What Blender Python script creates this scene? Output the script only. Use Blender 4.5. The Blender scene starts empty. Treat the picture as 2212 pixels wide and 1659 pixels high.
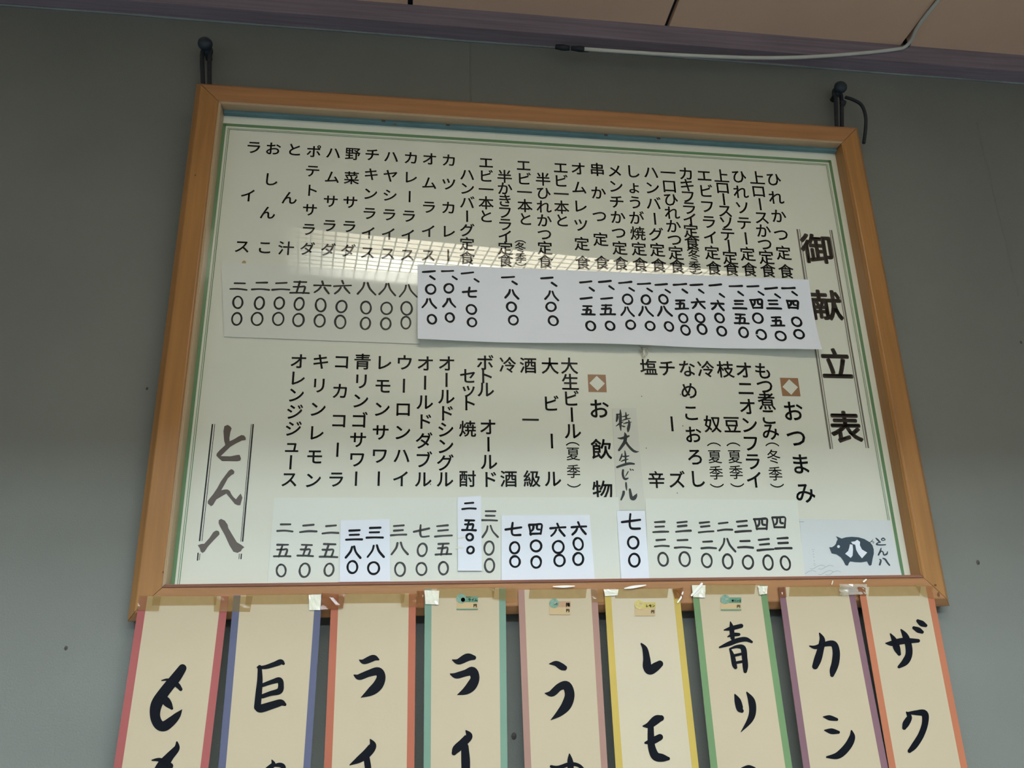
import bpy, bmesh, math, random
from mathutils import Vector, Matrix
random.seed(7)
SC = bpy.context.scene
COL = SC.collection

# ------------------------------------------------------------------ camera calibration
CX, CY, F = 1106.0, 829.5, 1675.0
R = Matrix(((0.9913776346928161, -0.022074435145996777, 0.1291630935827354),
            (0.020023366974828264, -0.948611691437838, -0.31580836537754353),
            (0.1294969119549522, 0.31567163030660494, -0.939990410383905)))
T = Vector((0.0639311822116491, -0.07693693896755659, 1.1504919225538204))
BW, BH = 1.10, 0.8001627
TILT = math.radians(3.0)
BX = Vector((1, 0, 0)); BY = Vector((0, -math.sin(TILT), math.cos(TILT))); BZ = Vector((0, -math.cos(TILT), -math.sin(TILT)))
BM = Matrix((BX, BY, BZ)).transposed()          # board axes -> world
CTR = Vector((0, -0.02 - math.sin(TILT) * BH / 2, 1.98904889))
CAMB = -(R.transposed() @ T)
CAMW = CTR + BM @ CAMB

def ray(px, py):
    return R.transposed() @ Vector(((px - CX) / F, (py - CY) / F, 1.0))
def b2w(p):
    return CTR + BM @ Vector(p)
def px_b(px, py, bz):                            # pixel -> board coords on the plane bz
    d = ray(px, py); s = (bz - CAMB.z) / d.z
    return CAMB + d * s
def px_w(px, py, y=None, z=None):                # pixel -> world point on plane y = or z =
    d = BM @ ray(px, py)
    s = (y - CAMW.y) / d.y if y is not None else (z - CAMW.z) / d.z
    return CAMW + d * s

# ------------------------------------------------------------------ camera, world, light, exposure
cam = bpy.data.cameras.new('camera'); camo = bpy.data.objects.new('camera', cam); COL.objects.link(camo)
cam.sensor_fit = 'HORIZONTAL'; cam.sensor_width = 36.0; cam.lens = 36.0 * F / 2212.0
cam.clip_start = 0.02; cam.clip_end = 60
right = BM @ (R.transposed() @ Vector((1, 0, 0))); up = -(BM @ (R.transposed() @ Vector((0, 1, 0)))); fwd = BM @ (R.transposed() @ Vector((0, 0, 1)))
camo.matrix_world = Matrix.Translation(CAMW) @ Matrix((right, up, -fwd)).transposed().to_4x4()
SC.camera = camo

w = bpy.data.worlds.new('world'); SC.world = w; w.use_nodes = True
w.node_tree.nodes['Background'].inputs[0].default_value = (0.62, 0.76, 1.0, 1); w.node_tree.nodes['Background'].inputs[1].default_value = 0.6

LAMP_STRENGTH = 16.5
LAMPX, LAMPY = 0.15, -1.145
FAR_STRENGTH = 40.0                              # added unseen cool lights behind the blocker wall, for the lower board

vs = SC.view_settings; vs.view_transform = 'Standard'; vs.look = 'None'; vs.gamma = 1.0; vs.exposure = 0.0; vs.use_curve_mapping = False
try:
    SC.cycles.use_denoising = True
except Exception:
    pass

# ------------------------------------------------------------------ materials
def lin(c):
    c /= 255.0
    return c / 12.92 if c <= 0.04045 else ((c + 0.055) / 1.055) ** 2.4
def rgb(r, g, b):
    return (lin(r), lin(g), lin(b), 1.0)
MATS = {}
def mat(name, col, rough=0.6, var=0.06, scale=8.0, bump=0.0, bscale=200.0, coat=0.0, coat_rough=0.03, spec=0.4, alpha=1.0, stretch=None, metal=0.0, detail=4.0, sheen=None):
    m = bpy.data.materials.new(name); m.use_nodes = True
    nt = m.node_tree; N = nt.nodes; L = nt.links
    p = N['Principled BSDF']
    p.inputs['Roughness'].default_value = rough
    p.inputs['Metallic'].default_value = metal
    p.inputs['Specular IOR Level'].default_value = spec
    p.inputs['Coat Weight'].default_value = coat
    p.inputs['Coat Roughness'].default_value = coat_rough
    p.inputs['Coat IOR'].default_value = 1.58 if coat >= 0.8 else 1.5
    p.inputs['Alpha'].default_value = alpha
    tc = N.new('ShaderNodeTexCoord'); mp = N.new('ShaderNodeMapping')
    L.new(tc.outputs['Object'], mp.inputs['Vector'])
    if stretch: mp.inputs['Scale'].default_value = stretch
    nz = N.new('ShaderNodeTexNoise'); nz.inputs['Scale'].default_value = scale; nz.inputs['Detail'].default_value = detail
    L.new(mp.outputs['Vector'], nz.inputs['Vector'])
    cr = N.new('ShaderNodeValToRGB')
    a = [max(0, c * (1 - var)) for c in col[:3]]; b = [min(1, c * (1 + var)) for c in col[:3]]
    cr.color_ramp.elements[0].position = 0.3; cr.color_ramp.elements[1].position = 0.7
    cr.color_ramp.elements[0].color = (*a, 1); cr.color_ramp.elements[1].color = (*b, 1)
    L.new(nz.outputs['Fac'], cr.inputs['Fac']); L.new(cr.outputs['Color'], p.inputs['Base Color'])
    if bump > 0:
        n2 = N.new('ShaderNodeTexNoise'); n2.inputs['Scale'].default_value = bscale; n2.inputs['Detail'].default_value = 3
        L.new(tc.outputs['Object'], n2.inputs['Vector'])
        bp = N.new('ShaderNodeBump'); bp.inputs['Strength'].default_value = bump; bp.inputs['Distance'].default_value = 0.002
        L.new(n2.outputs['Fac'], bp.inputs['Height']); L.new(bp.outputs['Normal'], p.inputs['Normal'])
    MATS[name] = m
    return m
def emit(name, col, s):
    m = bpy.data.materials.new(name); m.use_nodes = True; nt = m.node_tree
    nt.nodes.remove(nt.nodes['Principled BSDF'])
    e = nt.nodes.new('ShaderNodeEmission'); e.inputs[0].default_value = (*col, 1); e.inputs[1].default_value = s
    nt.links.new(e.outputs[0], nt.nodes['Material Output'].inputs[0]); MATS[name] = m
def emit_tube(name, col, s, x0, x1, f):              # tube light: dimmer over the lamp holders at both ends
    emit(name, col, s); nt = MATS[name].node_tree; N = nt.nodes; L = nt.links
    tc = N.new('ShaderNodeTexCoord'); sx = N.new('ShaderNodeSeparateXYZ'); L.new(tc.outputs['Object'], sx.inputs[0])
    a = N.new('ShaderNodeMapRange'); a.interpolation_type = 'SMOOTHSTEP'; a.inputs[1].default_value = x0; a.inputs[2].default_value = x0 + f; a.inputs[3].default_value = 0.06; a.inputs[4].default_value = 1
    b = N.new('ShaderNodeMapRange'); b.interpolation_type = 'SMOOTHSTEP'; b.inputs[1].default_value = x1 - f; b.inputs[2].default_value = x1; b.inputs[3].default_value = 1; b.inputs[4].default_value = 0.06
    L.new(sx.outputs[0], a.inputs[0]); L.new(sx.outputs[0], b.inputs[0])
    m = N.new('ShaderNodeMath'); m.operation = 'MULTIPLY'; L.new(a.outputs[0], m.inputs[0]); L.new(b.outputs[0], m.inputs[1])
    m2 = N.new('ShaderNodeMath'); m2.operation = 'MULTIPLY'; m2.inputs[1].default_value = s; L.new(m.outputs[0], m2.inputs[0])
    L.new(m2.outputs[0], N['Emission'].inputs[1])
def clear(name, col, amount, rough=0.1):         # thin clear sheet: part transparent, part glossy film
    m = bpy.data.materials.new(name); m.use_nodes = True; nt = m.node_tree; N = nt.nodes; L = nt.links
    p = N['Principled BSDF']; p.inputs['Base Color'].default_value = col; p.inputs['Roughness'].default_value = rough; p.inputs['Specular IOR Level'].default_value = 0.6
    tr = N.new('ShaderNodeBsdfTransparent'); tr.inputs[0].default_value = (*[0.5 + 0.5 * c for c in col[:3]], 1)
    mx = N.new('ShaderNodeMixShader')
    nz = N.new('ShaderNodeTexNoise'); nz.inputs['Scale'].default_value = 60
    tc = N.new('ShaderNodeTexCoord'); L.new(tc.outputs['Object'], nz.inputs['Vector'])
    ma = N.new('ShaderNodeMath'); ma.operation = 'MULTIPLY_ADD'; ma.inputs[1].default_value = 0.35; ma.inputs[2].default_value = amount - 0.17
    L.new(nz.outputs['Fac'], ma.inputs[0]); L.new(ma.outputs[0], mx.inputs[0])
    L.new(tr.outputs[0], mx.inputs[1]); L.new(p.outputs[0], mx.inputs[2]); L.new(mx.outputs[0], N['Material Output'].inputs[0]); MATS[name] = m

mat('wall_vinyl', rgb(122, 124, 118), 0.75, 0.10, 2.2, bump=0.35, bscale=420, spec=0.25)
mat('wall_plain', rgb(160, 158, 154), 0.8, 0.05, 2)
mat('floor_tile', rgb(120, 118, 116), 0.6, 0.1, 3)
mat('trim_wood', rgb(138, 126, 138), 0.5, 0.18, 6, stretch=(1, 30, 30), bump=0.1, bscale=60)
mat('ceiling_board', rgb(226, 192, 164), 0.8, 0.06, 3, bump=0.1, bscale=300)
mat('dark_joint', rgb(38, 40, 48), 0.8, 0.1)
mat('caulk', rgb(132, 140, 140), 0.6, 0.2, 12)
mat('frame_wood', rgb(166, 118, 76), 0.42, 0.13, 5, stretch=(1.2, 22, 22), coat=0.25, coat_rough=0.25)
mat('frame_wood_v', rgb(164, 116, 64), 0.42, 0.13, 5, stretch=(22, 1.2, 22), coat=0.25, coat_rough=0.25)
mat('lit_wood', rgb(186, 160, 128), 0.4, 0.08, 8, coat=0.3, coat_rough=0.2)
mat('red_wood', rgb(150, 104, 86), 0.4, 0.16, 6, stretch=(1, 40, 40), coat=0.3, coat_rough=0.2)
mat('teal_strip', rgb(98, 134, 142), 0.6, 0.12, 20)
mat('nail', rgb(90, 76, 66), 0.5, 0.1)
mat('board_white', rgb(222, 224, 209), 0.5, 0.02, 4, coat=1.0, coat_rough=0.012)
mat('print_black', rgb(9, 9, 8), 0.5, 0.1, coat=1.0, coat_rough=0.012)
mat('print_brown', rgb(92, 82, 74), 0.5, 0.05, coat=1.0, coat_rough=0.012)
mat('print_grey', rgb(112, 108, 98), 0.5, 0.05, coat=1.0, coat_rough=0.012)
mat('print_green', rgb(96, 138, 98), 0.5, 0.08, 10, coat=1.0, coat_rough=0.012)
mat('print_tan', rgb(150, 108, 72), 0.5, 0.06, coat=1.0, coat_rough=0.012)
mat('slip_old', rgb(219, 222, 212), 0.5, 0.02, 5, coat=0.8, coat_rough=0.05)
mat('slip_pale', rgb(223, 227, 217), 0.5, 0.02, 5, coat=0.5, coat_rough=0.1)
mat('slip_white', rgb(232, 238, 248), 0.45, 0.02, 6, spec=0.35)
mat('slip_film', rgb(212, 214, 202), 0.5, 0.02, 5, coat=0.5, coat_rough=0.1)
mat('card_grey', rgb(214, 221, 222), 0.5, 0.02, 5, coat=0.4, coat_rough=0.12)
mat('marker', rgb(9, 12, 18), 0.5, 0.2, 60, spec=0.15)
mat('marker_soft', rgb(40, 48, 46), 0.45, 0.2, 60)
mat('brush_ink', rgb(10, 14, 22), 0.6, 0.15, 40, spec=0.12)
mat('pig_ink', rgb(56, 72, 84), 0.5, 0.05)
mat('wave_grey', rgb(165, 178, 184), 0.5, 0.05)
mat('stain', rgb(172, 146, 100), 0.6, 0.2, 80)
mat('rail_mark', rgb(104, 66, 40), 0.6, 0.2, 90)
mat('speck', rgb(70, 66, 60), 0.6, 0.1)
mat('strip_paper', rgb(190, 174, 146), 0.7, 0.03, 7, bump=0.05, bscale=300)
mat('strip_paper_light', rgb(196, 183, 157), 0.7, 0.03, 7, bump=0.05, bscale=300)
for n, c in dict(b_red=(161, 84, 81), b_navy=(88, 91, 117), b_vermilion=(171, 96, 71), b_mint=(115, 146, 127), b_pink=(162, 124, 111),
                 b_yellow=(189, 163, 78), b_leaf=(107, 138, 93), b_mauve=(127, 92, 101), b_orange=(181, 109, 77)).items():
    mat(n, rgb(*c), 0.65, 0.07, 9)
mat('peg', rgb(38, 50, 60), 0.4, 0.1)
mat('cord', rgb(42, 46, 52), 0.7, 0.2, 200)
mat('white_cable', rgb(214, 216, 208), 0.45, 0.04)
mat('black_tape', rgb(34, 40, 48), 0.5, 0.1)
mat('lamp_steel', rgb(230, 228, 218), 0.5, 0.02)
mat('sticker_paper', rgb(192, 166, 124), 0.6, 0.05)
mat('sticker_green', rgb(98, 140, 114), 0.6, 0.06)
mat('sticker_pink', rgb(182, 144, 110), 0.6, 0.06)
mat('sticker_yellow', rgb(194, 174, 96), 0.6, 0.06)
mat('fruit_mint', rgb(118, 150, 130), 0.6, 0.15, 300)
mat('fruit_yellow', rgb(196, 178, 110), 0.6, 0.15, 300)
mat('sash', rgb(150, 152, 150), 0.4, 0.05)
clear('tape_amber', rgb(204, 178, 122), 0.19)
clear('tape_brown', rgb(160, 104, 62), 0.45)
clear('tape_clear', rgb(232, 228, 214), 0.42, 0.05)
mat('tape_white', rgb(226, 222, 202), 0.35, 0.06, 90, coat=0.6, coat_rough=0.1)
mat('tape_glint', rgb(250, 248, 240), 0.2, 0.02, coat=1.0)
clear('glass', (0.9, 0.95, 0.95, 1), 0.1, 0.02)
emit('far_glow', (0.77, 0.91, 1.0), FAR_STRENGTH)
emit_tube('lamp_glow', (1.0, 0.975, 0.86), LAMP_STRENGTH, -0.76, 0.76, 0.34); emit_tube('lamp_glow_warm', (1.0, 0.90, 0.70), LAMP_STRENGTH * 0.6, -0.76, 0.76, 0.34)

# ------------------------------------------------------------------ helpers
def setp(o, label=None, cat=None, group=None, kind=None):
    if label: o['label'] = label
    if cat: o['category'] = cat
    if group: o['group'] = group
    if kind: o['kind'] = kind
    return o
def empty(name, M, label, cat, group=None):
    o = bpy.data.objects.new(name, None); COL.objects.link(o); o.empty_display_size = 0.05
    o.matrix_world = M
    o['M'] = [v for r_ in M for v in r_]
    return setp(o, label, cat, group)
def pm(o):
    v = o['M']; return Matrix([v[0:4], v[4:8], v[8:12], v[12:16]])
def build(name, verts, faces, material, parent=None, smooth=False, origin=None):
    """verts in WORLD coordinates; one mesh object."""
    if parent is not None:
        M = pm(parent)
        if 'M0' in parent: pass
    else:
        if origin is None:
            xs = [v[0] for v in verts]; ys = [v[1] for v in verts]; zs = [v[2] for v in verts]
            origin = Vector(((min(xs) + max(xs)) / 2, (min(ys) + max(ys)) / 2, min(zs)))
        M = Matrix.Translation(origin)
    Mi = M.inverted()
    me = bpy.data.meshes.new(name); me.from_pydata([Mi @ Vector(v) for v in verts], [], faces); me.update()
    me.materials.append(MATS[material])
    if smooth:
        for p in me.polygons: p.use_smooth = True
    o = bpy.data.objects.new(name, me); COL.objects.link(o)
    if parent is not None:
        o.parent = parent
    else:
        o.matrix_world = M
    o['M'] = [v for r_ in M for v in r_]     # frame its mesh is written in
    return o
def box(x0, x1, y0, y1, z0, z1):
    v = [(x0, y0, z0), (x1, y0, z0), (x1, y1, z0), (x0, y1, z0), (x0, y0, z1), (x1, y0, z1), (x1, y1, z1), (x0, y1, z1)]
    f = [(0, 3, 2, 1), (4, 5, 6, 7), (0, 1, 5, 4), (1, 2, 6, 5), (2, 3, 7, 6), (3, 0, 4, 7)]
    return v, f
class MB:
    def __init__(s): s.v = []; s.f = []
    def add(s, v, f):
        n = len(s.v); s.v += [tuple(a) for a in v]; s.f += [tuple(i + n for i in q) for q in f]; return s
    def box(s, *a): return s.add(*box(*a))
def tube(pts, r, seg=8, closed=False):
    pts = [Vector(p) for p in pts]; v = []; f = []
    n = len(pts)
    prev = None
    for i, p in enumerate(pts):
        t = (pts[min(i + 1, n - 1)] - pts[max(i - 1, 0)]).normalized()
        a = prev if prev is not None else Vector((0.3, 0.9, 0.2))
        u = (a - t * a.dot(t)); u = u.normalized() if u.length > 1e-6 else t.orthogonal().normalized()
        prev = u; w_ = t.cross(u)
        rr = r[i] if isinstance(r, (list, tuple)) else r
        for k in range(seg):
            an = 2 * math.pi * k / seg
            v.append(p + (u * math.cos(an) + w_ * math.sin(an)) * rr)
    for i in range(n - 1):
        for k in range(seg):
            f.append((i * seg + k, i * seg + (k + 1) % seg, (i + 1) * seg + (k + 1) % seg, (i + 1) * seg + k))
    f.append(tuple(range(seg))[::-1]); f.append(tuple((n - 1) * seg + k for k in range(seg)))
    return v, f
def catmull(pts, step=5):
    """pts: tuples of any size -> smooth samples"""
    if len(pts) < 3: 
        out = []
        for k in range(step + 1):
            t = k / step; out.append(tuple(a + (b - a) * t for a, b in zip(pts[0], pts[-1])))
        return out
    P = [pts[0]] + list(pts) + [pts[-1]]; out = []
    for i in range(1, len(P) - 2):
        for k in range(step):
            t = k / step
            out.append(tuple(0.5 * ((2 * b) + (-a + c) * t + (2 * a - 5 * b + 4 * c - d) * t * t + (-a + 3 * b - 3 * c + d) * t ** 3)
                             for a, b, c, d in zip(P[i - 1], P[i], P[i + 1], P[i + 2])))
    out.append(tuple(pts[-1])); return out
def ribbon2d(pts, step=5, closed=False):
    """pts (x,y,w) in 2D -> verts, faces of a brush stroke with round caps"""
    s = catmull(pts, step); v = []; f = []
    n = len(s)
    for i, (x, y, w_) in enumerate(s):
        a = s[max(i - 1, 0)]; b = s[min(i + 1, n - 1)]
        if closed and i in (0, n - 1): a = s[-2]; b = s[1]
        dx, dy = b[0] - a[0], b[1] - a[1]; l = math.hypot(dx, dy) or 1
        nx, ny = -dy / l, dx / l; h = max(w_, 0.0) / 2
        v += [(x + nx * h, y + ny * h), (x - nx * h, y - ny * h)]
    for i in range(n - 1):
        f.append((2 * i, 2 * i + 1, 2 * i + 3, 2 * i + 2))
    if not closed:
        for i, j in ((0, 1), (n - 1, n - 2)):
            x, y, w_ = s[i]; ang = math.atan2(y - s[j][1], x - s[j][0]); k0 = len(v); h = max(w_, 0) / 2
            for k in range(9):
                t = ang - math.pi / 2 + math.pi * k / 8
                v.append((x + math.cos(t) * h, y + math.sin(t) * h))
            f.append(tuple(range(k0, k0 + 9)))
    return v, f
def orient(v, f):
    """make every face of a flat 2D set counter-clockwise (y up)"""
    out = []
    for q in f:
        a = sum(v[q[i]][0] * v[q[(i + 1) % len(q)]][1] - v[q[(i + 1) % len(q)]][0] * v[q[i]][1] for i in range(len(q)))
        out.append(tuple(q) if a >= 0 else tuple(reversed(q)))
    return out
def slab(front, faces, d):
    """thin sheet: front verts + faces, and the same moved by vector d with a rim"""
    n = len(front); v = list(front) + [Vector(p) + d for p in front]
    f = list(faces) + [tuple(i + n for i in reversed(q)) for q in faces]
    cnt = {}
    for q in faces:
        for i in range(len(q)):
            e = (q[i], q[(i + 1) % len(q)]); cnt[e] = 1
    for (a, b) in cnt:
        if (b, a) not in cnt: f.append((b, a, a + n, b + n))
    return v, f

# glyphs of the built-in font -> flat meshes, once each
_gc = bpy.data.curves.new('glyph_source', 'FONT'); _go = bpy.data.objects.new('glyph_source', _gc); COL.objects.link(_go)
_gc.resolution_u = 3; _gc.size = 1.0
GL = {}
def glyph(ch, off):
    k = (ch, off)
    if k not in GL:
        _gc.body = ch
        bpy.context.view_layer.update()
        me = bpy.data.meshes.new_from_object(_go.evaluated_get(bpy.context.evaluated_depsgraph_get()))
        v = [(p.co.x - 0.5, p.co.y - 0.38) for p in me.vertices]; f = [tuple(p.vertices) for p in me.polygons]
        bpy.data.meshes.remove(me)
        f = orient(v, f); V2 = []; F2 = []          # heavier, round-cornered weight: the outline laid over itself
        for d in ([(0, 0)] if off <= 0 else [(0, 0)] + [(off * math.cos(a * math.pi / 4), off * math.sin(a * math.pi / 4)) for a in range(8)]):
            n = len(V2); V2 += [(x + d[0], y + d[1]) for x, y in v]; F2 += [tuple(i + n for i in q) for q in f]
        GL[k] = (V2, F2)
    return GL[k]

# ------------------------------------------------------------------ the room
RX0, RX1, RY0, ZC = -2.4, 2.4, -3.8, 2.622
BLOCKER_EDGE = 2.255
def struct(name, vf, material, parent=None):
    o = build(name, vf[0], vf[1], material, parent)
    if parent is None: o['kind'] = 'structure'
    return o
WB = struct('wall_back', box(RX0, RX1, 0, 0.1, 0, ZC + 0.06), 'wall_vinyl')
struct('wall_left', box(RX0 - 0.1, RX0, RY0, 0, 0, ZC + 0.06), 'wall_plain')
struct('wall_right', box(RX1, RX1 + 0.1, RY0, 0, 0, ZC + 0.06), 'wall_plain')
struct('wall_front', box(RX0, RX1, RY0 - 0.1, RY0, 0, ZC + 0.06), 'wall_plain')
struct('wall_light_blocker', box(RX0, RX1, -1.53, -1.45, BLOCKER_EDGE, ZC), 'wall_plain')  # added unseen wall, keeps the added lights off the upper board
struct('floor', box(RX0, RX1, RY0, 0, -0.1, 0), 'floor_tile')

# ceiling: dark backing with single boards, joints 7 mm, at the photographed joint positions
CE = struct('ceiling', box(RX0, RX1, RY0, 0, ZC + 0.012, ZC + 0.06), 'dark_joint')
pitch = 0.467; xj = 0.242
i0 = int(math.floor((RX0 - xj) / pitch))
for i in range(i0, i0 + 12):
    for j in range(5):
        a = max(RX0, xj + i * pitch + 0.0045); b = min(RX1, xj + (i + 1) * pitch - 0.0045)
        y1 = -0.02 - j * 0.91 ; y0 = max(RY0, y1 - 0.902)
        if b - a > 0.02 and y1 - y0 > 0.05:
            build('ceiling_board', *box(a, b, y0, y1, ZC, ZC + 0.0125), 'ceiling_board', CE)
TR = struct('trim_1', box(RX0, RX1, -0.03, 0, 2.580, ZC), 'trim_wood')
build('caulk_bead', *tube([(RX0 + .01 + (RX1 - RX0 - .02) * k / 40, -0.0012, 2.5785 + 0.0007 * math.sin(k * 1.9)) for k in range(41)], 0.0022, 6), 'caulk', TR)
# wallpaper seam above the board and the long crease by the right hand side
def ridge(name, pts, wdt, hgt, material, parent):
    v = []; f = []
    for (x, z) in pts:
        v += [(x - wdt, -0.0001, z), (x, -hgt, z), (x + wdt, -0.0001, z)]
    for i in range(len(pts) - 1):
        f += [(3 * i, 3 * i + 1, 3 * i + 4, 3 * i + 3), (3 * i + 1, 3 * i + 2, 3 * i + 5, 3 * i + 4)]
    return build(name, v, f, material, parent, smooth=False)
ridge('wallpaper_seam', [(-0.1175, 2.578), (-0.118, 2.5), (-0.117, 2.42), (-0.1165, 2.2)], 0.0016, 0.0011, 'wall_vinyl', WB)
cr = [px_w(x, y, y=0) for x, y in ((2110, 265), (2122, 320), (2137, 380), (2150, 440), (2165, 500), (2182, 570), (2200, 640))]
ridge('wallpaper_crease', [(p.x, p.z) for p in cr], 0.0018, 0.0012, 'wall_vinyl', WB)
for x, y, r_ in ((318, 840, 2.6), (2112, 1215, 4), (143, 1400, 3), (1110, 1590, 5), (2205, 740, 3)):
    p = px_w(x, y, y=0); n = 8; rr = r_ * 0.00068
    build('wall_mark', [(p.x + rr * math.cos(k * 2 * math.pi / n), -0.0008, p.z + 1.3 * rr * math.sin(k * 2 * math.pi / n)) for k in range(n)] + [(p.x, -0.0016, p.z)],
          [(k, (k + 1) % n, n) for k in range(n)], 'speck', WB)

# ceiling light fitting with an egg-crate louvre, over and behind the viewer (its mirror image lies on the board)
LM = Matrix.Translation((LAMPX, LAMPY, ZC)) @ Matrix.Rotation(math.radians(-7.4), 4, 'Z')
LT = empty('ceiling_light', LM, 'long white fluorescent ceiling light with square louvre mirrored in the board', 'ceiling light')
LX, LY = 0.74, 0.170
def lbox(*a):
    v, f = box(*a); return [LM @ Vector(p) for p in v], f
hs = MB()
hs.add(*lbox(-LX, LX, -LY, -LY + .012, -.045, 0)).add(*lbox(-LX, LX, LY - .012, LY, -.045, 0)).add(*lbox(-LX, -LX + .012, -LY + .012, LY - .012, -.045, 0)).add(*lbox(LX - .012, LX, -LY + .012, LY - .012, -.045, 0)).add(*lbox(-LX + .012, LX - .012, -LY + .012, LY - .012, -.006, 0))
build('housing', hs.v, hs.f, 'lamp_steel', LT)
build('diffuser', *lbox(-LX + .013, LX - .013, 0.030, LY - .013, -.043, -.008), 'lamp_glow_warm', LT)
build('diffuser', *lbox(-LX + .013, LX - .013, -LY + .013, 0.028, -.043, -.008), 'lamp_glow', LT)
mx = None
nb = 44
for k in range(1, nb):
    xx = -LX + .012 + (2 * LX - .024) * k / nb
    if mx is None:
        mx = build('louvre_blade', *lbox(-.0022, .0022, -LY + .012, LY - .012, -.0448, -.0425), 'lamp_steel', LT).data
        bl = LT.children[-1]
        bl.location = (xx, 0, 0)
    else:
        b2 = bpy.data.objects.new('louvre_blade', mx); COL.objects.link(b2); b2.parent = LT; b2.location = (xx, 0, 0)
for k in range(1, 11):
    yy = -LY + .012 + (2 * LY - .024) * k / 11
    build('louvre_rail', *lbox(-LX + .012, LX - .012, yy - .0016, yy + .0016, -.0446, -.0425), 'lamp_steel', LT)

for yy, lab in ((-2.33, 'added long cool white light next to the light blocker wall'), (-2.60, 'added long cool white light farther from the light blocker wall')):
    th = empty('ceiling_light', Matrix.Translation((0, yy, ZC)), lab, 'ceiling light', 'added unseen fill lights')  # added out of view to brighten the lower board and strips
    fh = MB().box(-1.6, 1.6, yy - .13, yy - .115, ZC - .04, ZC).box(-1.6, 1.6, yy + .115, yy + .13, ZC - .04, ZC).box(-1.6, -1.585, yy - .115, yy + .115, ZC - .04, ZC).box(1.585, 1.6, yy - .115, yy + .115, ZC - .04, ZC)
    build('housing', fh.v, fh.f, 'lamp_steel', th)
    build('diffuser', *box(-1.584, 1.584, yy - .114, yy + .114, ZC - .036, ZC - .002), 'far_glow', th)

# ------------------------------------------------------------------ the framed menu board
PZ = -0.012                                  # board surface
BASE = Matrix.Translation(b2w((0, -BH / 2, 0))) @ BM.to_4x4()
MENU = empty('menu_board', BASE, 'large wood framed white menu board hung on the wall by two cords', 'menu board')
# rail profile: (distance in from the outer back edge, height bz)
PROF = [(0.0, -0.016), (0.0, 0.0), (0.001, 0.0012), (0.0095, 0.0095), (0.011, 0.010), (0.0355, 0.0105), (0.0367, 0.0098), (0.0385, 0.0098), (0.0385, -0.016)]
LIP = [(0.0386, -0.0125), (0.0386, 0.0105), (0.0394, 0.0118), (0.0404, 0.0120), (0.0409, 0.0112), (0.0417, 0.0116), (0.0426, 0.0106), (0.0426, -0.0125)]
CORN = [(-BW / 2, BH / 2), (BW / 2, BH / 2), (BW / 2, -BH / 2), (-BW / 2, -BH / 2)]
def rail(i, prof):
    (ax, ay), (bx, by) = CORN[i], CORN[(i + 1) % 4]
    v = []
    for (cx, cy) in ((ax, ay), (bx, by)):
        sx, sy = (1 if cx < 0 else -1), (1 if cy < 0 else -1)
        e = 0.0004 * (1 if (cx, cy) == (ax, ay) else -1)     # hairline open mitre
        ex, ey = (e if bx > ax else -e, 0) if abs(bx - ax) > abs(by - ay) else (0, e if by > ay else -e)
        for (d, h) in prof: v.append(b2w((cx + sx * d + ex, cy + sy * d + ey, h)))
    n = len(prof); f = [(k, (k + 1) % n, n + (k + 1) % n, n + k) for k in range(n)]
    f += [tuple(range(n))[::-1], tuple(range(n, 2 * n))]
    return v, f
def fixn(o):
    bm = bmesh.new(); bm.from_mesh(o.data); bmesh.ops.recalc_face_normals(bm, faces=bm.faces); bm.to_mesh(o.data); bm.free(); return o
for i in range(4):
    fixn(build('frame_rail', *rail(i, PROF), 'frame_wood' if i % 2 == 0 else 'frame_wood_v', MENU))
    fixn(build('inner_moulding', *rail(i, LIP), ('lit_wood', 'frame_wood_v', 'red_wood', 'lit_wood')[i], MENU))  # top and left moulding painted paler, as if lit
def rect_b(x0, x1, y0, y1, z0, z1):
    v, f = box(x0, x1, y0, y1, z0, z1); return [b2w(p) for p in v], f
IX, IY = BW / 2 - 0.0388, BH / 2 - 0.0388
PANEL = build('panel', *rect_b(-IX, IX, -IY, IY, PZ - 0.004, PZ), 'board_white', MENU)
# blue-green packing strip under the top rail, with small nails
SP = build('packing_strip', *rect_b(-IX + .0045, IX - .0045, BH / 2 - 0.0476, BH / 2 - 0.0428, PZ + .0002, -0.0035), 'teal_strip', MENU)
for x in (-0.262, -0.16, 0.1, 0.19):
    build('nail', *rect_b(x - .003, x + .003, BH / 2 - 0.0470, BH / 2 - 0.0440, -0.0036, -0.0028), 'nail', SP)

TZ = PZ + 0.0003
def mpp(px, py, bz):
    a = px_b(px - 5, py, bz); b = px_b(px + 5, py, bz); return (b - a).length / 10
def flat(name, v2, f2, bz, material, parent):
    return build(name, [b2w((x, y, bz(x, y) if callable(bz) else bz)) for x, y in v2], f2, material, parent)

# printed border: thick line and hairlines inside it (the lower run is behind the moulding)
tl = px_b(487, 268, TZ); tr_ = px_b(1797, 350, TZ); br = px_b(1946, 1244, TZ); bl_ = px_b(370, 1265, TZ)
GX0, GX1, GY1, GY0 = (tl.x + bl_.x) / 2, (tr_.x + br.x) / 2, (tl.y + tr_.y) / 2, -IY
def line(x0, y0, x1, y1, wd, material, nm='border_line'):
    v, f = ribbon2d([(x0, y0, wd), (x1, y1, wd)], 1); f = f[:1]
    flat(nm, v, orient(v, f), TZ, material, PANEL)
for off, wd, m_ in ((0.0, 0.0050, 'print_green'), (0.0060, 0.0008, 'print_green'), (0.0082, 0.0010, 'print_green')):
    line(GX0 + off, GY0, GX0 + off, GY1 - off + (wd / 2), wd, m_)
    line(GX1 - off, GY0, GX1 - off, GY1 - off + (wd / 2), wd, m_)
    line(GX0 + off, GY1 - off, GX1 - off, GY1 - off, wd, m_)

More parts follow.
